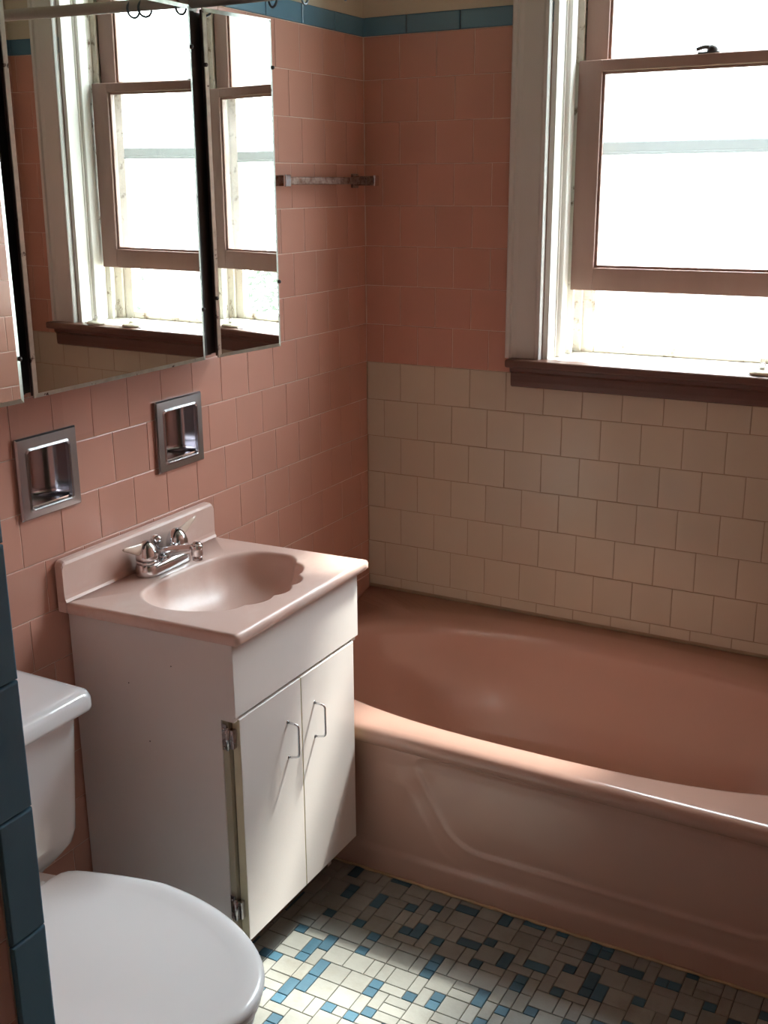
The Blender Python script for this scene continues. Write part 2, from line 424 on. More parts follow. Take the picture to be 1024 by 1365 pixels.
# sashes
XS0, XS1 = .581, 1.309
def sash(name, y0, y1, z0, z1, top, bot, stile, pane, lip):
    st = MB()
    st.bbox((XS0, y0, z0), (XS0 + stile, y1, z1), .0025); st.bbox((XS1 - stile, y0, z0), (XS1, y1, z1), .0025)
    st.bbox((XS0 + stile - .001, y0, z0), (XS1 - stile + .001, y1, z0 + bot), .0025)
    st.bbox((XS0 + stile - .001, y0, z1 - top), (XS1 - stile + .001, y1, z1), .0025)
    o = wpart(st, name, 'sash')
    ym = (y0 + y1) / 2
    bd = MB(); a, b, c, d = XS0 + stile, XS1 - stile, z0 + bot, z1 - top
    e = .007
    for (p, q_) in (((a - .001, c - .001), (a + e, d + .001)), ((b - e, c - .001), (b + .001, d + .001)), ((a, c - .001), (b, c + e)), ((a, d - e), (b, d + .001))):
        bd.bbox((p[0], y0 + .007, p[1]), (q_[0], ym - .002, q_[1]), .002)
    bd.build('glazing_bead', 'sash', o)
    g = MB(); g.add([(a - .002, ym, c - .002), (b + .002, ym, c - .002), (b + .002, ym, d + .002), (a - .002, ym, d + .002)], [(0,1,2,3)])
    g.build('pane', pane, o, fix=False)
    return o
lower = sash('lower_sash', .092, .126, 1.328, 1.902, .028, .060, .062, 'frost', 0)
upper = sash('upper_sash', .138, .171, 1.874, WZ1 - .021, .045, .028, .060, 'glass', 0)
# sash lock on the meeting rail
mb = MB()
mb.bbox((.879, .096, 1.9015), (.932, .120, 1.9065), .002)
mb.lathe([(.013, 0), (.013, .008), (.010, .014), (.004, .017), (0, .017)], (.912, .108, 1.906), n=20)
mb.tube([(.912, .108, 1.917), (.892, .104, 1.918), (.875, .099, 1.912)], [.006, .005, .0045], n=10)
mb.build('sash_lock', 'dark', win)
# storm window beyond, with its own rails
st = MB(); ys0, ys1 = .183, .199
XA, XB = .5895, 1.3005
st.bbox((XA - .03, ys0, 1.1505), (XA + .034, ys1, WZ1 - .0205), .002); st.bbox((XB - .034, ys0, 1.1505), (XB + .03, ys1, WZ1 - .0205), .002)
st.bbox((XA + .0345, ys0 + .001, 1.1505), (XB - .0345, ys1, 1.174), .003)
st.bbox((XA + .0345, ys0 + .001, WZ1 - .05), (XB - .0345, ys1, WZ1 - .0205), .002)
sw = wpart(st, 'storm_window', 'peel')
mb = MB(); mb.bbox((XA + .035, ys0 - .004, 1.680), (XB - .035, ys1 + .006, 1.708), .004); mb.bbox((XA + .035, ys0 - .006, 1.674), (XB - .035, ys1 - .004, 1.682), .002)
mb.build('meeting_rail', 'alu', sw)
g = MB(); g.add([(XA + .03, .190, 1.17), (XB - .03, .190, 1.17), (XB - .03, .190, WZ1 - .04), (XA + .03, .190, WZ1 - .04)], [(0,1,2,3)]); g.build('pane', 'glass', sw, fix=False)

# ------------------------------------------------------------------ bathtub
tub = thing('bathtub', 'salmon pink enamelled bathtub set along the tiled wall under the window', 'bathtub', (.76, -.39, 0))
TX0, TX1 = .0055, 1.5525
TFY = .790
tc = (.80, .385)
NA = 288
def se(a, b, n, c, t):
    ct, st_ = cos(t), sin(t)
    k = (abs(ct / a) ** n + abs(st_ / b) ** n) ** (-1 / n)
    return c[0] + ct * k, c[1] + st_ * k
def rect_hit(x0, x1, y0, y1, c, t):
    ct, st_ = cos(t), sin(t); k = 1e9
    if ct > 1e-9: k = min(k, (x1 - c[0]) / ct)
    if ct < -1e-9: k = min(k, (x0 - c[0]) / ct)
    if st_ > 1e-9: k = min(k, (y1 - c[1]) / st_)
    if st_ < -1e-9: k = min(k, (y0 - c[1]) / st_)
    return c[0] + ct * k, c[1] + st_ * k
def angles(x0, x1, y0, y1, c, N):
    A = [2*pi*i/N for i in range(N)]
    for cx, cy_ in ((x0,y0),(x1,y0),(x1,y1),(x0,y1)):
        t = atan2(cy_ - c[1], cx - c[0]) % (2*pi)
        k = min(range(N), key=lambda i: abs(A[i] - t)); A[k] = t
    return A
RZ = .392
def rimz(x, y): return RZ + .022 * (1 - hermite(.0, .09, y)) + .010 * (1 - hermite(.0, .10, x)) * 0
A = angles(TX0, TX1, .0055, TFY, tc, NA)
def ring_rect(ins, dz):
    out = []
    for t in A:
        x, y = rect_hit(TX0 , TX1 , .0055, TFY - ins, tc, t)
        out.append((x, -y, rimz(x, y) + dz))
    return out
rs = []
# outer roll of the front rim
for ins, dz in ((.020, -.050), (.010, -.043), (.002, -.030), (.0, -.018), (.004, -.007), (.012, -.001), (.022, 0)):
    rs.append(ring_rect(ins, dz))
def ring_se(a, b, n, z, c=tc, rel=True):
    out = []
    for t in A:
        x, y = se(a, b, n, c, t); out.append((x, -y, rimz(x, y) + z if rel else z))
    return out
rs += [ring_se(.727, .336, 2.7, 0), ring_se(.722, .328, 2.65, -.002), ring_se(.715, .320, 2.6, -.007), ring_se(.708, .313, 2.55, -.016)]
for k in range(1, 15):
    s_ = k / 14
    zz = -.016 - (.285) * s_
    w = s_ ** 2.4
    rs.append(ring_se(.706 - .05 * s_ - .11 * w, .311 - .028 * s_ - .065 * w, 2.55 + .25 * s_, zz, c=(tc[0] + .01 * s_, tc[1])))
rs += [ring_se(.40, .14, 2.6, .078, rel=False), ring_se(.15, .05, 2.3, .074, rel=False)]
mb = MB(); mb.rings(rs, 0, True, cap1=True)
mb.build('basin', 'tub', tub)
# front apron with its pressed panel
mb = MB()
gx, gz = 260, 90
def panel_depth(x, z):
    # inside of a slanted-end panel; distance by half planes with rounded corners
    def inside(zb, off):
        d1 = ((x - (.535 - off)) - (.345 - z) * (.115 / .20)) * .867
        d2 = (((1.50 + off) - x) - (.345 - z) * (.115 / .20)) * .867
        d3 = z - zb
        d4 = (.338 + off*.3) - z
        r = .05
        a = [max(0, r - d) for d in (d1, d2, d3, d4)]
        return r - sqrt(sum(v*v for v in a)) if min(d1, d2, d3, d4) < r else min(d1, d2, d3, d4)
    d = inside(.128, 0)
    e = inside(.078, .05)
    return -.0022 * hermite(-.006, .008, d) + .0010 * math.exp(-((d + .007) / .005) ** 2) - .0011 * hermite(-.007, .006, e) * (1 if z < .2 else hermite(.32, .2, z))
for layer in (0,):
    vs = []
    for k in range(gz + 1):
        z = .001 + (.345) * k / gz
        for i in range(gx + 1):
            x = TX0 + (TX1 - TX0) * i / gx
            y = .7655 + panel_depth(x, z) + .0045 * hermite(.075, .055, z) + .0045 * hermite(.30, .345, z)
            vs.append((x, -y, z))
    fs = [(k*(gx+1)+i, k*(gx+1)+i+1, (k+1)*(gx+1)+i+1, (k+1)*(gx+1)+i) for k in range(gz) for i in range(gx)]
    mb.add(vs, fs, 0, True)
mb.build('apron', 'tub', tub, fix=False)
mb = MB(); mb.lathe([(.030, 0), (.030, .003), (.022, .005), (.0, .005)], (1.30, -.385, .0785), n=24); mb.build('drain', 'oldchrome', tub)
mb = MB(); mb.tube([(TX0 + .3 + .02*i, -.7735, .0035 + .0008 * sin(i * 1.7)) for i in range(62)], [.0035 + .0008 * sin(i * 2.3) for i in range(62)], n=8); mb.build('base_caulk', 'caulk', tub)

# ------------------------------------------------------------------ vanity cabinet
VX, VY0, VY1 = .4, .795, 1.258        # carcass front, far side, near side
van = thing('vanity_cabinet', 'white laminate two-door vanity cabinet under the pink marble top, between toilet and bathtub', 'cabinet', (.2, -1.02, 0))
ZC = .7735
mb = MB()
def prism_y(mb, prof, y0, y1, mi=0):      # prof in (x, z)
    mb.rings([[(x, y, z) for x, z in prof] for y in (y0, y1)], mi, False, cap0=True, cap1=True)
side = [(.006, .001), (.337, .001), (.337, .100), (.384, .100), (.384, .612), (.4145, .612), (.4145, ZC), (.006, ZC)]
prism_y(mb, side, -VY1, -VY1 + .016)
mb.build('side_panel', 'cab', van)
for hx, hz in ((.268, .700), (.155, .640), (.20, .52)):
    mb = MB(); mb.lathe([(.0016, 0), (.0012, .0006), (0, .0008)], (hx, -VY1 - .0001, hz), (0, -1, 0), n=8); mb.build('nail_head', 'dark', van)
mb = MB(); prism_y(mb, side, -VY0, -VY0 - .016); mb.build('side_panel', 'cab', van)
mb = MB()
mb.box((.01, -VY1 + .0165, .100), (.384, -VY0 - .0165, .116)); mb.build('bottom_shelf', 'cab', van)
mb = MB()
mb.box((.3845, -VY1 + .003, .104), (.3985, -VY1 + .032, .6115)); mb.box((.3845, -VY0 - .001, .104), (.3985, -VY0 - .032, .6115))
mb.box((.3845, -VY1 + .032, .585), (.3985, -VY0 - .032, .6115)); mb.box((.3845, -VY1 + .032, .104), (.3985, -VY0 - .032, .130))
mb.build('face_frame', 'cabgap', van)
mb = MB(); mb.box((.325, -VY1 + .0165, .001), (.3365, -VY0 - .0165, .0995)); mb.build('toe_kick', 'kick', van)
mb = MB(); mb.bbox((.4005, -VY1 - .0005, .6215), (.4190, -.789, ZC - .0005), .0012); mb.build('false_front', 'cab', van)
def door(y0, y1, hy):
    mb = MB(); mb.bbox((.4015, -y0, .113), (.4195, -y1, .6145), .0012, 0)
    d = mb.build('door', 'cab', van)
    e = MB()
    for yy in (y0 + .0003, y1 - .0003):
        e.box((.4020, -yy, .1135), (.4190, -yy + (.0006 if yy > (y0 + y1)/2 else -.0006) * -1, .6140))
    e.build('edge_band', 'cabedge', d)
    h = MB(); s = .022
    # bent wire pull: a trapezoid of wire whose lower leg runs shorter
    zt, zb, yo = .536, .455, hy
    P = [(.419, -(yo + .018), zt + .005), (.446, -(yo + .012), zt + .002), (.450, -(yo + .004), zt), (.451, -yo, zt - .006),
         (.451, -yo, zb + .008), (.450, -(yo + .003), zb + .002), (.446, -(yo + .010), zb), (.419, -(yo + .016), zb + .004)]
    P = []
    def arc(p, q_, r_, n=5): pass
    key = [(.4185, 0, zt), (.4475, .001, zt), (.4475, .001, zb), (.4185, 0, zb)]
    base = [Vector((.4185, -(yo + .004), zt)), Vector((.443, -yo, zt - .004)), Vector((.443, -yo, zb + .004)), Vector((.4185, -(yo + .004), zb))]
    pts = [base[0]]
    for k in (1, 2):
        a, b, c = base[k-1], base[k], base[k+1]; r_ = .008
        p0 = b + (a - b).normalized() * r_; p1 = b + (c - b).normalized() * r_
        for i in range(7):
            t = i / 6; pts.append((1-t)**2 * p0 + 2*t*(1-t) * b + t*t * p1)
    pts.append(base[3])
    h.tube(pts, .0024, n=10); 
    for p in (base[0], base[3]): h.lathe([(.0045, 0), (.0045, .0012), (0, .0016)], p, (1, 0, 0), n=12)
    h.build('handle', 'chrome', d)
    return d
d1 = door(1.031, 1.2465, 1.079)
d2 = door(.8115, 1.0285, .975)
def hinge(z, door_):
    mb = MB()
    Y = -1.2605
    mb.bbox((.3855, Y + .0005, z - .026), (.3965, Y + .003 - .0005 , z + .030), .0008)
    mb.lathe([(.0045, 0), (.0045, .040)], (.4000, Y - .0015, z - .020), n=14)
    mb.lathe([(.0032, 0), (.0032, .046), (.0015, .048)], (.4000, Y - .0015, z - .023), n=14)
    mb.bbox((.4005, Y + .0, z - .020), (.4125, Y + .012, z + .020), .0008)
    for dz in (-.02, .02): mb.lathe([(.0032, 0), (.0028, .0012), (0, .0016)], (.390, Y + .0005, z + dz), (0, -1, 0), n=10)
    mb.build('hinge', 'oldchrome', door_)
hinge(.575, d1); hinge(.190, d1)

# ------------------------------------------------------------------ vanity top with shell bowl
top = thing('washbasin', 'pink swirled marble vanity top with a scalloped shell basin, set on the white cabinet', 'sink', (.2, -1.02, .765))
TZ = .798; TX, TY0, TY1 = .4335, .764, 1.262; SHR = .022
bc = (.240, 1.015)
bpts = [(.125,1.165),(.170,1.200),(.231,1.210),(.310,1.180),(.355,1.130),(.368,1.095),(.381,1.020),(.369,.945),(.341,.895),(.302,.847),(.249,.822),(.180,.833),(.134,.885),(.113,.955),(.106,1.026),(.108,1.100)]
ctrl = sorted((math.degrees(atan2(y - bc[1], x - bc[0])) % 360, hypot(x - bc[0], y - bc[1])) for x, y in bpts)
def rbowl(phi):
    d = math.degrees(phi) % 360
    n = len(ctrl)
    for i in range(n):
        a0, r0 = ctrl[i]; a1, r1 = ctrl[(i+1) % n]
        if a1 < a0: a1 += 360
        dd = d if d >= a0 else d + 360
        if a0 <= dd <= a1:
            am, rm = ctrl[i-1]; an, rn = ctrl[(i+2) % n]
            am = am - 360 if am > a0 else am
            an = an + 360 if an < a1 else an
            while an < a1: an += 360
            t = (dd - a0) / (a1 - a0)
            m0 = (r1 - rm) / (a1 - am) * (a1 - a0); m1 = (rn - r0) / (an - a0) * (a1 - a0)
            t2, t3 = t*t, t*t*t
            return (2*t3 - 3*t2 + 1)*r0 + (t3 - 2*t2 + t)*m0 + (-2*t3 + 3*t2)*r1 + (t3 - t2)*m1
    return .15
def scal(phi):
    d = (math.degrees(phi) + 180) % 360 - 180       # -180..180
    lo, hi = -98, 72
    if d < lo or d > hi: return 0
    t = (d - lo) / (hi - lo) * 6
    env = hermite(lo, lo + 14, d) * (1 - hermite(hi - 14, hi, d))
    return env * (abs(sin(pi * t)) ** .75 - .62) * .0125
NB = 360
A2 = angles(.0255, TX - .006, TY0 + .006, TY1 - .006, bc, NB)
def rect_ring(ins, z, x0=.0255):
    out = []
    for t in A2:
        x, y = rect_hit(.0255, TX - .006, TY0 + .006, TY1 - .006, bc, t)
        # push outward in proportion to edge
        if x > TX - .0065: x = TX - ins
        if y < TY0 + .0065: y = TY0 + ins
        if y > TY1 - .0065: y = TY1 - ins
        y += SHR * (1 - x / TX)
        out.append((x, -y, z))
    return out
def bowl_ring(k, z, sc=1., drop=0.):
    out = []
    for t in A2:
        r = rbowl(t) * k + scal(t) * sc
        c = (bc[0], bc[1])
        out.append((c[0] + r*cos(t), -(c[1] + r*sin(t)), z))
    return out
mb = MB()
rs = [rect_ring(.004, TZ - .025), rect_ring(.0, TZ - .019), rect_ring(0, TZ - .008), rect_ring(.0022, TZ - .0025), rect_ring(.006, TZ - .0001), rect_ring(.010, TZ),
      bowl_ring(1.035, TZ), bowl_ring(1.015, TZ - .0004), bowl_ring(1.0, TZ - .002), bowl_ring(.985, TZ - .006), bowl_ring(.972, TZ - .012)]
for k in range(1, 13):
    s_ = k / 12
    rad = .972 * (1 - .16 * s_ - .50 * s_ ** 2.6)
    rs.append(bowl_ring(rad, TZ - .012 - .098 * (s_ ** .82), 1 - s_ * .9))
rs += [bowl_ring(.20, TZ - .1135, 0), bowl_ring(.11, TZ - .1150, 0)]
mb.rings(rs, 0, True, cap1=True)
slabm = mb.build('basin', 'marble', top)
mb = MB()
prism = [(.0055, TZ + .0), (.0262, TZ + .0), (.0262, TZ - .022), (.0055, TZ - .022)]
prism_y(mb, prism, -.786, -1.2835)
mb.build('back_edge', 'marble', top)
# backsplash: ends chamfered down to the front
mb = MB()
yb0, yb1 = .786, 1.2835
pr = [(.0055, TZ + .0005), (.0300, TZ + .0005), (.0265, TZ + .006), (.0250, TZ + .014), (.0250, TZ + .078), (.0225, TZ + .0835), (.0175, TZ + .086), (.0055, TZ + .086)]
rs = []
for y, cut in ((yb0, .010), (yb0 + .004, .003), (yb0 + .010, 0), (yb1 - .010, 0), (yb1 - .004, .003), (yb1, .010)):
    rs.append([(x, -y, z - (cut if z > TZ + .05 else 0)) for x, z in pr])
mb.rings(rs, 0, False, cap0=True, cap1=True)
mb.build('backsplash', 'marble', top)
mb = MB(); mb.lathe([(.021, 0), (.021, .003), (.016, .0035), (.015, .0015), (0, .0015)], (bc[0] - .00, -bc[1], TZ - .1145), n=28); mb.build('drain', 'oldchrome', top)

# ------------------------------------------------------------------ faucet
fz = TZ
fau = thing('faucet', 'chrome centerset faucet with two winged levers on the back of the pink basin', 'faucet', (.062, -1.019, fz))
FX, FY = .060, 1.019
mb = MB()
def stadium(hl, r, z, n=20, cx=FX):
    pts = []
    for i in range(n + 1):
        t = -pi/2 + pi * i / n + pi/2
        pts.append((cx + r * cos(t), -(FY + hl + r * sin(t)), z))
    for i in range(n + 1):
        t = pi + pi * i / n
        pts.append((cx + r * cos(t), -(FY - hl + r * sin(t)), z))
    return pts
mb.rings([stadium(.051, .027, fz + .0005), stadium(.051, .0275, fz + .004), stadium(.051, .0265, fz + .016), stadium(.050, .0245, fz + .024), stadium(.050, .021, fz + .0275)], 0, True, cap0=True, cap1=True)
mb.build('base_plate', 'chrome', fau)
def fhandle(dy, direction, mat_='chrome'):
    mb = MB(); o = (FX, -(FY + dy), fz + .027)
    mb.lathe([(.0235, 0), (.0240, .003), (.0240, .006), (.0215, .007)], o, n=28)
    mb.lathe([(.0220, .0075), (.0245, .0085), (.0250, .013), (.0238, .023), (.0200, .034), (.0145, .043), (.0075, .0485), (0, .050)], o, n=28)
    h = mb.build('handle', 'oldchrome' if False else 'chrome', fau)
    # the wing: flat tapered paddle springing from the dome's flank
    w = MB(); d = Vector(direction).normalized(); up = Vector((0,0,1)); sd = d.cross(up).normalized()
    O = Vector(o) + Vector((0,0,.042))
    secs = [(.004, .004, .030, .0045), (.020, .003, .026, .0040), (.036, .003, .020, .0036), (.050, .003, .013, .0032), (.062, .0025, .008, .003), (.066, .001, .004, .0015)]
    rs = []
    for L_, topz, dep, th in secs:
        c = O + d * L_ + up * (L_ * .06)
        ring = []
        for i in range(16):
            a = 2*pi*i/16
            ring.append(c + sd * th * cos(a) + up * (topz - dep/2 + dep/2 * sin(a)))
        rs.append(ring)
    w.rings(rs, 0, True, cap0=True, cap1=True)
    w.build('lever', 'acrylic', h)
    return h
fhandle(.051, (-.10, -1, 0)); fhandle(-.051, (.06, 1, .22))
mb = MB()
sp = [(FX - .004, -FY, fz + .030), (FX + .012, -FY, fz + .036), (FX + .035, -FY, fz + .044), (FX + .060, -FY, fz + .051), (FX + .082, -FY, fz + .056), (FX + .096, -FY, fz + .057)]
mb.tube(sp, [.019, .0175, .0145, .0125, .0115, .0105], n=18, flat=.82)
mb.lathe([(.0115, 0), (.0130, -.003), (.0130, -.024), (.0115, -.026), (.0100, -.026), (.0100, -.023), (0, -.023)], (FX + .096, -FY, fz + .068), n=24)
mb.lathe([(.0115, 0), (.0080, .004), (0, .0055)], (FX + .096, -FY, fz + .068), n=24)
s1 = mb.build('spout', 'chrome', fau)
mb = MB(); mb.lathe([(.0108, 0), (.0108, -.010), (.0095, -.011), (.0095, -.009), (0, -.009)], (FX + .096, -FY, fz + .0425), n=24); mb.build('aerator', 'oldchrome', s1)
mb = MB(); mb.lathe([(.0075, 0), (.0055, .004), (.0050, .022), (.0060, .026), (.0110, .030), (.0125, .036), (.0110, .042), (.0060, .045), (0, .0455)], (FX - .016, -FY, fz + .027), n=24)
mb.build('lift_rod', 'chrome', fau)

# ------------------------------------------------------------------ recessed soap dishes
def dish(name, label, cat, y0, y1, z0, z1, hole):
    t = thing(name, label, cat, (.0, -(y0 + y1)/2, (z0 + z1)/2), group=None)
    a, b, c, d = hole
    a += .001; b -= .001; c += .001; d -= .001
    def rr(u0, u1, v0, v1, r, x, n=6):
        pts = []
        for cu, cv, s0 in ((u1 - r, v1 - r, 0), (u0 + r, v1 - r, 90), (u0 + r, v0 + r, 180), (u1 - r, v0 + r, 270)):
            for i in range(n + 1):
                t_ = radians(s0 + 90 * i / n); pts.append((x, -(cu + r * cos(t_)), cv + r * sin(t_)))
        return pts
    mb = MB()
    rs = [rr(y0, y1, z0, z1, .002, .0036), rr(y0, y1, z0, z1, .002, .0075), rr(y0 + .003, y1 - .003, z0 + .003, z1 - .003, .002, .0105),
          rr(a - .003, b + .003, c - .003, d + .003, .010, .0110), rr(a + .001, b - .001, c + .001, d - .001, .009, .0135), rr(a + .003, b - .003, c + .003, d - .003, .008, .0115), rr(a + .004, b - .004, c + .004, d - .004, .008, .004)]
    mb.rings(rs, 0, False)
    mb.build('frame', 'satin', t, fix=True)
    # basin: bowed back, flat tray at the bottom
    mb = MB(); n = 24; m = 12
    ya, yb, za, zb = a + .0035, b - .0035, c + .0035, d - .0035
    rows = []
    for k in range(m + 1):
        v = za + .014 + (zb - za - .014) * k / m
        row = []
        for i in range(n + 1):
            s_ = -1 + 2 * i / n
            x = .006 - .052 * sqrt(max(0, 1 - abs(s_) ** 2.2))
            x *= 1
            if k == m: pass
            row.append((x, -(ya + yb)/2 - s_ * (yb - ya)/2, v))
        rows.append(row)
    mb.rings(rows, 0, True, closed=False)
    # ceiling and tray
    topc = [(.006, p[1], zb) for p in rows[-1]]
    mb.rings([rows[-1], topc], 0, False, closed=False)
    tray = [(p[0] * .93 + .0003, p[1], za + .004) for p in rows[0]]
    trayf = [(.006, p[1], za + .004) for p in rows[0]]
    mb.rings([rows[0], tray, trayf], 0, True, closed=False)
    mb.build('recess', 'deepchrome', t, fix=False)
dish('recessed_soap_dish', 'chrome recessed soap dish in the pink wall above the toilet tank, larger in view', 'soap dish', 1.196, 1.356, .984, 1.146, DH1)
dish('recessed_soap_dish', 'chrome recessed soap dish in the pink wall above the faucet, next to the bathtub side', 'soap dish', .790, .952, .987, 1.149, DH2)

# ------------------------------------------------------------------ medicine cabinet with three mirrored doors
med = thing('medicine_cabinet', 'wall-hung medicine cabinet with three mirror doors above the pink basin', 'medicine cabinet', (0, -1.18, 1.22))
mz0, mz1 = 1.2495, 1.9405
mb = MB()
by0, by1 = .700, 1.700
mb.box((.0055, -by0, mz0 + .006), (.120, -by1, mz1 - .006))
mb.build('body', 'dark', med)  # shade between the mirror doors is put into the body colour
for y in (.914, 1.445):
    mb = MB(); mb.box((.1201, -(y - .016), mz0 + .006), (.128, -(y + .016), mz1 - .006)); mb.build('divider', 'dark', med)
def mdoor(w, th, ph, org, zc, hgt, knobs=()):
    """door in its own plane: local u toward the camera, v up, n out of the wall"""
    n = Vector((cos(th)*cos(ph), -sin(th)*cos(ph), sin(ph))); v = (Z_ - n * n.z).normalized(); u = n.cross(v); u = u if u.y < 0 else -u
    O = Vector(org)
    def P(a, b, c): return O + u*a + v*b + n*c
    mb = MB(); h2 = hgt / 2
    # metal backing tray
    pts = [P(a, b, c) for c in (-.013, -.0048) for a, b in ((.003, -h2 + .003), (w - .003, -h2 + .003), (w - .003, h2 - .003), (.003, h2 - .003))]
    mb.add(pts, [(0,1,2,3), (4,5,6,7), (0,1,5,4), (1,2,6,5), (2,3,7,6), (3,0,4,7)])
    d = mb.build('mirror_door', 'mback', med)
    g = MB(); bv = .008
    rs = []
    for e, c in ((0, -.0046), (0, -.0020), (bv, 0)):
        rs.append([P(a, b, c) for a, b in ((e, -h2 + e), (w - e, -h2 + e), (w - e, h2 - e), (e, h2 - e))])
    g.rings(rs[:2], 1, False, cap0=True); g.rings(rs[1:], 1, False); g.rings([rs[2], rs[2]], 0, False) if False else None
    g.add(rs[2], [(0,1,2,3)], 0)
    g.build('mirror_glass', ['mirror', 'ground_edge'], d, weld=True)
    for a, b in knobs:
        c = MB(); c.lathe([(.004, -.006), (.004, .002), (.0025, .004), (0, .0045)], P(a, b, 0), n, n=10)
        c.build('mirror_clip', 'dark', d)
    return d
H = .691; zc = (mz0 + mz1)/2
thc, phc = radians(-.66), radians(-.455)
mdoor(.491, thc, phc, (.147 + .0115*(.934-1.2), -.934, zc), zc, H, [(.001, .27), (.001, -.24)])
thr = .107
mdoor(.207, thr, -.003, (.1475 + .107*.207, -.689, zc), zc, H, [(.001, .25), (.001, -.20), (.206, .24), (.206, -.22)])
thl = radians(3.5)
mdoor(.235, thl, 0, (.1475 + .0610*.235, -1.463, zc), zc, H, [(.002, -.27)])

# ------------------------------------------------------------------ towel bar
tb = thing('towel_bar', 'short rusty chrome towel bar on the pink wall beside the corner', 'towel bar', (0, -.28, 1.614))
zb = 1.614
mb = MB(); mb.bbox((.038, -.066, zb - .009), (.052, -.500, zb + .009), .002); mb.build('bar', 'rust', tb)
for y in (.066, .500):
    b = MB(); b.bbox((.0036, -(y + .016), zb - .0185), (.0105, -(y - .016), zb + .0185), .002); b.bbox((.010, -(y + .010), zb - .0125), (.070, -(y - .010), zb + .0125), .002)
    br = b.build('bracket', 'rust', tb)
    c = MB(); c.bbox((.0695, -(y + .0115), zb - .014), (.077, -(y - .0115), zb + .014), .002); c.build('end_cap', 'chrome', br)

# ------------------------------------------------------------------ shower curtain rod and its rings
RY, RZZ = .76, 1.976
rd = thing('shower_curtain_rod', 'cream shower curtain rod crossing above the bathtub, seen in the mirror doors', 'curtain rod', (.78, -RY, RZZ))
mb = MB(); mb.tube([(.008, -RY, RZZ), (XR - .008, -RY, RZZ)], .0125, n=20); mb.build('tube', 'rod', rd)
for x, s in ((.0055, 1), (XR - .0055, -1)):
    mb = MB(); mb.lathe([(.030, 0), (.030, .004), (.020, .012), (.014, .014)], (x, -RY, RZZ), (s, 0, 0), n=24); mb.build('flange', 'rod', rd)
def ring_mesh():
    mb = MB(); pts = []
    for i in range(27):
        t = radians(70 - 330 * i / 26); pts.append((.0, .016 * cos(t), -.0165 + .0165 * sin(t)))
    mb.tube(pts, .0026, n=8)
    mb.lathe([(0, -.004), (.004, -.002), (.0045, 0), (.004, .002), (0, .004)], pts[-1], n=10)
    return mb
rg = ring_mesh().build('curtain_ring', 'ring')
spots = [(.428, 14, 'blue-grey curtain ring, of the close pair the one farther from the pink wall'),
         (.395, -12, 'blue-grey curtain ring, of the close pair the one nearer the pink wall'),
         (.300, 8, 'lone blue-grey curtain ring between the close pair and the last ring'),
         (.225, 30, 'blue-grey curtain ring hanging nearest to the pink wall')]
for i, (x, a, lb) in enumerate(spots):
    o = rg if i == 0 else rg.copy()
    if i: COL.objects.link(o)
    o.location = (x, -RY, RZZ + .0085); o.rotation_euler = (radians(a * .15), 0, radians(a + 35 * (i % 2)))
    tag(o, lb, 'curtain ring', 'curtain rings left on the rod')

# ------------------------------------------------------------------ bath plugs on the window stool
def plug(x, y, rot, label, chain):
    t = thing('bath_plug', label, 'bath plug', (x, -y, 1.1515), group='rubber plugs lying on the window stool')
    mb = MB(); mb.lathe([(.022, 0), (.030, .003), (.031, .007), (.027, .011), (.016, .013), (.008, .014), (.007, .019), (0, .020)], (x, -y, 1.1515), n=32)
    mb.build('stopper', 'rubber', t)
    mb = MB(); mb.tube([(x + .007*cos(radians(a)), -y, 1.1745 + .007*sin(radians(a))) for a in range(0, 360, 24)], .0013, n=8, closed=True); mb.build('ring', 'oldchrome', t)
    mb = MB()
    pts = chain
    for (p, q_) in zip(pts, pts[1:]):
        L_ = hypot(q_[0]-p[0], q_[1]-p[1], ) + abs(q_[2]-p[2]); n_ = max(1, int(L_ / .0042))
        for i in range(n_):
            s_ = i / n_; c = [p[k] + (q_[k]-p[k]) * s_ for k in range(3)]
            mb.lathe([(0, -.0014), (.0012, -.0008), (.0015, 0), (.0012, .0008), (0, .0014)], c, n=6)
    mb.build('bead_chain', 'oldchrome', t)
plug(1.115, .012, 0, 'cream rubber bath plug on the window stool with its bead chain stretched toward the left', [(1.107, -.012, 1.172), (1.085, -.016, 1.1535), (1.06, -.030, 1.1533), (1.0, -.032, 1.1533), (.985, -.030, 1.1533)])
plug(1.255, .020, 0, 'cream rubber bath plug on the window stool, farther along beside the white jamb', [(1.262, -.020, 1.172), (1.285, -.024, 1.1535), (1.31, -.01, 1.1533), (1.322, .0, 1.1533)])

# ------------------------------------------------------------------ toilet
TYC = 1.700
toi = thing('toilet', 'white toilet with its seat lid closed, beside the vanity cabinet', 'toilet', (.36, -TYC, 0))
def rrect(x0, x1, y0, y1, r, z, n=8):
    pts = []
    for cx, cy_, s0 in ((x1 - r, y1 - r, 0), (x0 + r, y1 - r, 90), (x0 + r, y0 + r, 180), (x1 - r, y0 + r, 270)):
        for i in range(n + 1):
            t_ = radians(s0 + 90*i/n); pts.append((cx + r*cos(t_), -(cy_ + r*sin(t_)), z))
    return pts
mb = MB()
rs = []
TB, TTP = .330, .678
for k in range(15):
    s_ = k / 14
    z = TB + (TTP - TB) * s_
    e = .045 * (1 - hermite(0, .30, s_)) ** 1.5 + .012 * (1 - s_)
    f_ = .050 * (1 - hermite(0, .30, s_)) ** 1.5 + .022 * (1 - s_)
    rs.append(rrect(.012, .205 - f_, 1.437 + e, 1.963 - e, .040, z))
mb.rings(rs, 0, True, cap0=True, cap1=True)
mb.build('tank', 'porc', toi)
mb = MB()
L0 = [(.006, .676), (.001, .678), (0, .684), (.001, .700), (.005, .709), (.012, .7135), (.024, .7155), (.040, .7150), (.055, .7150)]
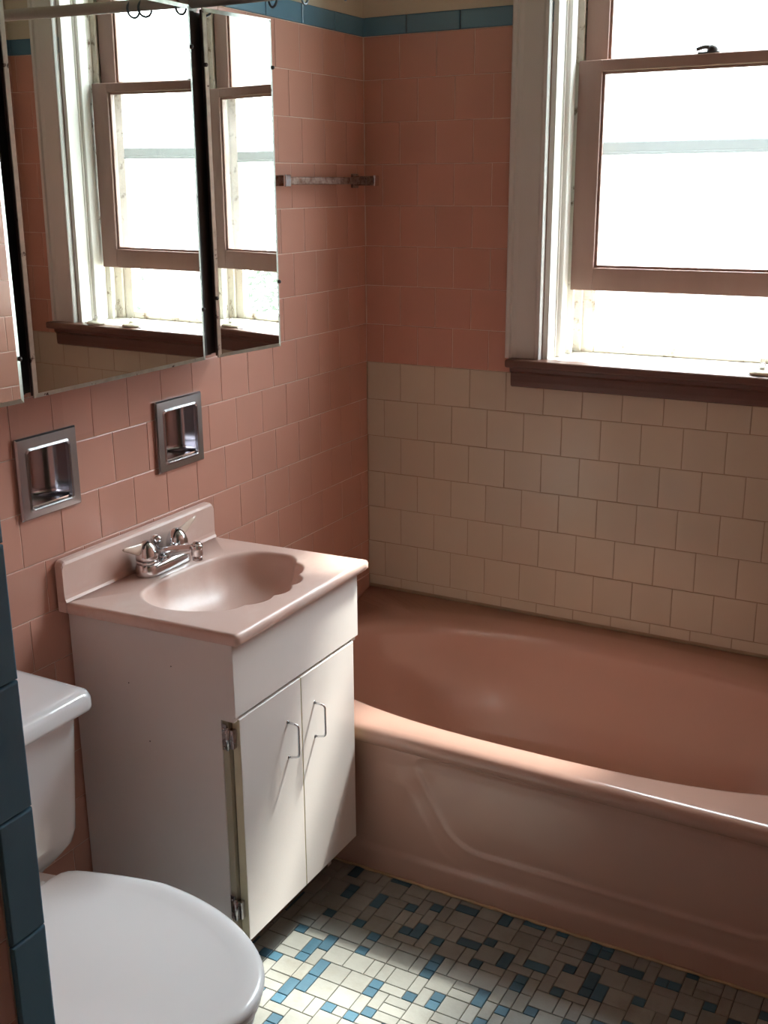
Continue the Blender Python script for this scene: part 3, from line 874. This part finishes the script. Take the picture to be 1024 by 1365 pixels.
rs = [rrect(.006 + e*.3, .228 - e, 1.421 + e, 1.979 - e, max(.004, .028 - e*.4), z) for e, z in L0]
mb.rings(rs, 0, True, cap0=True, cap1=True)
mb.build('tank_lid', 'porc', toi)
mb = MB(); mb.lathe([(.012, 0), (.012, .006), (.006, .008), (0, .008)], (.193, -1.90, .63), (1, 0, 0), n=20); mb.tube([(.200, -1.90, .63), (.206, -1.88, .629), (.206, -1.83, .622)], [.006, .005, .006], n=12)
mb.build('flush_lever', 'chrome', toi)
def oval(x_b, x_f, hw, z, n=120, yc=TYC, sq=2.35, backw=None):
    """seat outline: rounded front, straight-ish back edge at x_b"""
    cx = x_b + (x_f - x_b) * .38; pts = []
    for i in range(n):
        t = 2*pi*i/n; ct, st_ = cos(t), sin(t)
        if ct >= 0: a, b, p = x_f - cx, hw, 2.05
        else: a, b, p = cx - x_b, hw, 14
        k = (abs(ct/a)**p + abs(st_/b)**p) ** (-1/p)
        x, y = cx + k*ct, k*st_
        if ct < 0:
            u = (cx - x) / (cx - x_b)
            y *= 1 - .27 * u ** 1.3
        pts.append((x, -(yc + y), z))
    return pts
SZ = .398
mb = MB()
mb.rings([oval(.262, .742, .178, SZ - .012), oval(.258, .748, .183, SZ - .009), oval(.257, .7505, .185, SZ - .002), oval(.258, .7495, .184, SZ + .004), oval(.264, .742, .177, SZ + .0075)], 0, True, cap0=True, cap1=True)
mb.build('seat', 'seat', toi)
mb = MB()
lid = [(.0, .0085), (-.003, .011), (-.004, .018), (-.001, .0235), (.006, .0265), (.014, .0275), (.026, .0275), (.040, .0262), (.048, .0255), (.075, .0250), (.110, .0252), (.145, .0256)]
mb.rings([oval(.252 + e*.45, .751 - e, .186 - e, SZ + z) for e, z in lid], 0, True, cap0=True, cap1=True)
mb.build('seat_lid', 'seat', toi)
for dy in (-.075, .075):
    mb = MB(); mb.tube([(.240, -(TYC + dy - .02), SZ + .010), (.240, -(TYC + dy + .02), SZ + .010)], .0095, n=16); mb.bbox((.225, -(TYC + dy - .016), SZ - .014), (.262, -(TYC + dy + .016), SZ + .006), .003)
    mb.build('seat_hinge', 'seat', toi)
mb = MB()
def bowl_oval(x_b, x_f, hw, z): return oval(x_b, x_f, hw, z, sq=2.2)
rs = [bowl_oval(.18, .60, .100, .001), bowl_oval(.175, .61, .108, .012), bowl_oval(.18, .595, .098, .04), bowl_oval(.17, .57, .092, .12), bowl_oval(.15, .60, .105, .20),
      bowl_oval(.12, .67, .140, .27), bowl_oval(.10, .72, .165, .325), bowl_oval(.10, .742, .178, .36), bowl_oval(.10, .745, .180, .378), bowl_oval(.105, .738, .174, .385)]
mb.rings(rs, 0, True, cap0=True, cap1=True)
mb.bbox((.06, -(TYC - .10), .26), (.24, -(TYC + .10), .3295), .03, seg=4)
mb.build('bowl', 'porc', toi)

# ------------------------------------------------------------------ outside
gm = MB(); gm.box((-14, .9, -3.3), (16, 30, -3.2)); struct(gm.build('ground', 'ground'))
def house(name, label, x0, x1, y0, y1, z1, roofh):
    t = thing(name, label, 'building', ((x0+x1)/2, y0, -3.2))
    mb = MB(); z = -3.2
    rs = []
    while z < z1:
        rs.append([(x0, y0 - .004, z), (x1, y0 - .004, z)]); rs.append([(x0, y0 + .008, z + .115), (x1, y0 + .008, z + .115)]); z += .115
    for r in rs: pass
    mb.rings([[r[0], r[1]] for r in rs], 0, False, closed=False)
    mb.box((x0, y0 + .012, -3.2), (x1, y1, z1))
    mb.build('walls', 'siding', t, fix=False)
    ov = .22
    mb = MB(); mb.rings([[(x, y0 - ov, z1 - .02), (x, (y0+y1)/2, z1 + roofh), (x, y1 + ov, z1 - .02), (x, y1 + ov, z1 - .12), (x, (y0+y1)/2, z1 + roofh - .12), (x, y0 - ov, z1 - .12)] for x in (x0 - ov, x1 + .06)], 0, False, cap0=True, cap1=True)
    mb.build('roof', 'roofm', t)
    return t
house('neighbour_house', 'tall white sided house close behind the window, blown out by daylight', -7, 1.25, 5.6, 11, 3.2, 1.3)
house('neighbour_garage', 'low white building with a grey roof, seen through the raised sash in the mirrors', 1.6, 5.15, 5.0, 7.4, 1.28, .50)
tr = thing('garden_tree', 'leafy green tree outside, seen in the small mirror door through the raised sash', 'tree', (8.7, 6.6, -3.2))
mb = MB(); rt = random.Random(5)
mb.tube([(8.7, 6.6, -3.2), (8.65, 6.55, -1), (8.8, 6.6, .6), (8.7, 6.5, 2.2)], [.16, .13, .09, .05], n=10)
for i in range(16):
    a = rt.uniform(0, 2*pi); z = rt.uniform(-1, 1.8); l = rt.uniform(.6, 1.4)
    mb.tube([(8.7, 6.55, z), (8.7 + l*.5*cos(a), 6.55 + l*.5*sin(a), z + .3*l), (8.7 + l*cos(a), 6.55 + l*sin(a), z + .5*l)], [.035, .025, .01], n=6)
mb.build('trunk', 'bark', tr)
mb = MB()
for i in range(5200):
    a, b = rt.uniform(0, 2*pi), math.acos(rt.uniform(-1, 1)); r = 1.75 * rt.random() ** .45
    c = Vector((8.7 + r*sin(b)*cos(a)*1.0, 6.55 + r*sin(b)*sin(a), .55 + r*cos(b)*1.35))
    d = Vector((rt.gauss(0,1), rt.gauss(0,1), rt.gauss(0,1))).normalized(); e = d.orthogonal().normalized(); s = rt.uniform(.04, .075)
    f_ = d.cross(e)
    mb.add([c - d*s, c + e*s*.45 + f_*s*.1, c + d*s, c - e*s*.45 + f_*s*.1], [(0,1,2,3)])
mb.build('crown', 'leaf', tr, fix=False)

# ------------------------------------------------------------------ light
SUN = Vector((-.34, -1.0, -1.57)).normalized()
w = bpy.data.worlds.new('overcast_sky'); scn.world = w; w.use_nodes = True
bg = w.node_tree.nodes['Background']; bg.inputs[0].default_value = (.84, .93, 1.0, 1); bg.inputs[1].default_value = 4.0
# bright haze around the sun
wn, wl = w.node_tree.nodes.new, w.node_tree.links.new
g = wn('ShaderNodeTexCoord'); dt = wn('ShaderNodeVectorMath'); dt.operation = 'DOT_PRODUCT'; dt.inputs[1].default_value = -SUN
wl(g.outputs['Generated'], dt.inputs[0])
mx0 = wn('ShaderNodeMath'); mx0.operation = 'MAXIMUM'; mx0.inputs[1].default_value = 0; wl(dt.outputs['Value'], mx0.inputs[0])
pw = wn('ShaderNodeMath'); pw.operation = 'POWER'; pw.inputs[1].default_value = 14; wl(mx0.outputs[0], pw.inputs[0])
ml = wn('ShaderNodeMath'); ml.operation = 'MULTIPLY_ADD'; ml.inputs[1].default_value = 14; ml.inputs[2].default_value = 5.2; wl(pw.outputs[0], ml.inputs[0])
wl(ml.outputs[0], bg.inputs[1])
sl = bpy.data.lights.new('sun', 'SUN'); sl.energy = 5.0; sl.angle = radians(5.0); sl.color = (1, .96, .88)
so = bpy.data.objects.new('sun', sl); COL.objects.link(so); so.rotation_euler = SUN.to_track_quat('-Z', 'Y').to_euler(); so.location = (3, 6, 8)
pl = bpy.data.lights.new('window_portal', 'AREA'); pl.shape = 'RECTANGLE'; pl.size = .80; pl.size_y = 1.33
pl.cycles.is_portal = True
po = bpy.data.objects.new('window_portal', pl); COL.objects.link(po); po.location = (.945, .215, 1.805); po.rotation_euler = (-pi/2, 0, 0)

# ------------------------------------------------------------------ camera
C = Vector((1.5984061957817475, -2.8023779805281652, ZF - .38363405260892897))
R = [[0.8768530418784694, -0.48070626204855277, -0.007087494318466739], [0.13017773398704785, 0.2515962967610168, -0.9590375701869644], [-0.4627985528525382, -0.8400123767441529, -0.2831902300471292]]
r, d, f = [Vector((v[0], -v[1], v[2])) for v in R]
mw = Matrix.Identity(4)
for i in range(3): mw[i][0], mw[i][1], mw[i][2], mw[i][3] = r[i], -d[i], -f[i], C[i]
cam = bpy.data.cameras.new('camera'); co = bpy.data.objects.new('camera', cam); COL.objects.link(co)
co.matrix_world = mw
cam.sensor_fit = 'VERTICAL'; cam.sensor_height = 24; cam.lens = 1474.126 / 1365 * 24; cam.clip_start = .02
scn.camera = co

scn.view_settings.view_transform = 'Standard'; scn.view_settings.look = 'None'; scn.view_settings.gamma = 1
scn.view_settings.use_curve_mapping = False
scn.view_settings.exposure = 1.88
try:
    scn.cycles.max_bounces = 14; scn.cycles.diffuse_bounces = 8; scn.cycles.glossy_bounces = 6; scn.cycles.transparent_max_bounces = 16
    scn.cycles.sample_clamp_indirect = 6; scn.cycles.use_denoising = True; scn.cycles.caustics_reflective = False
except Exception: pass
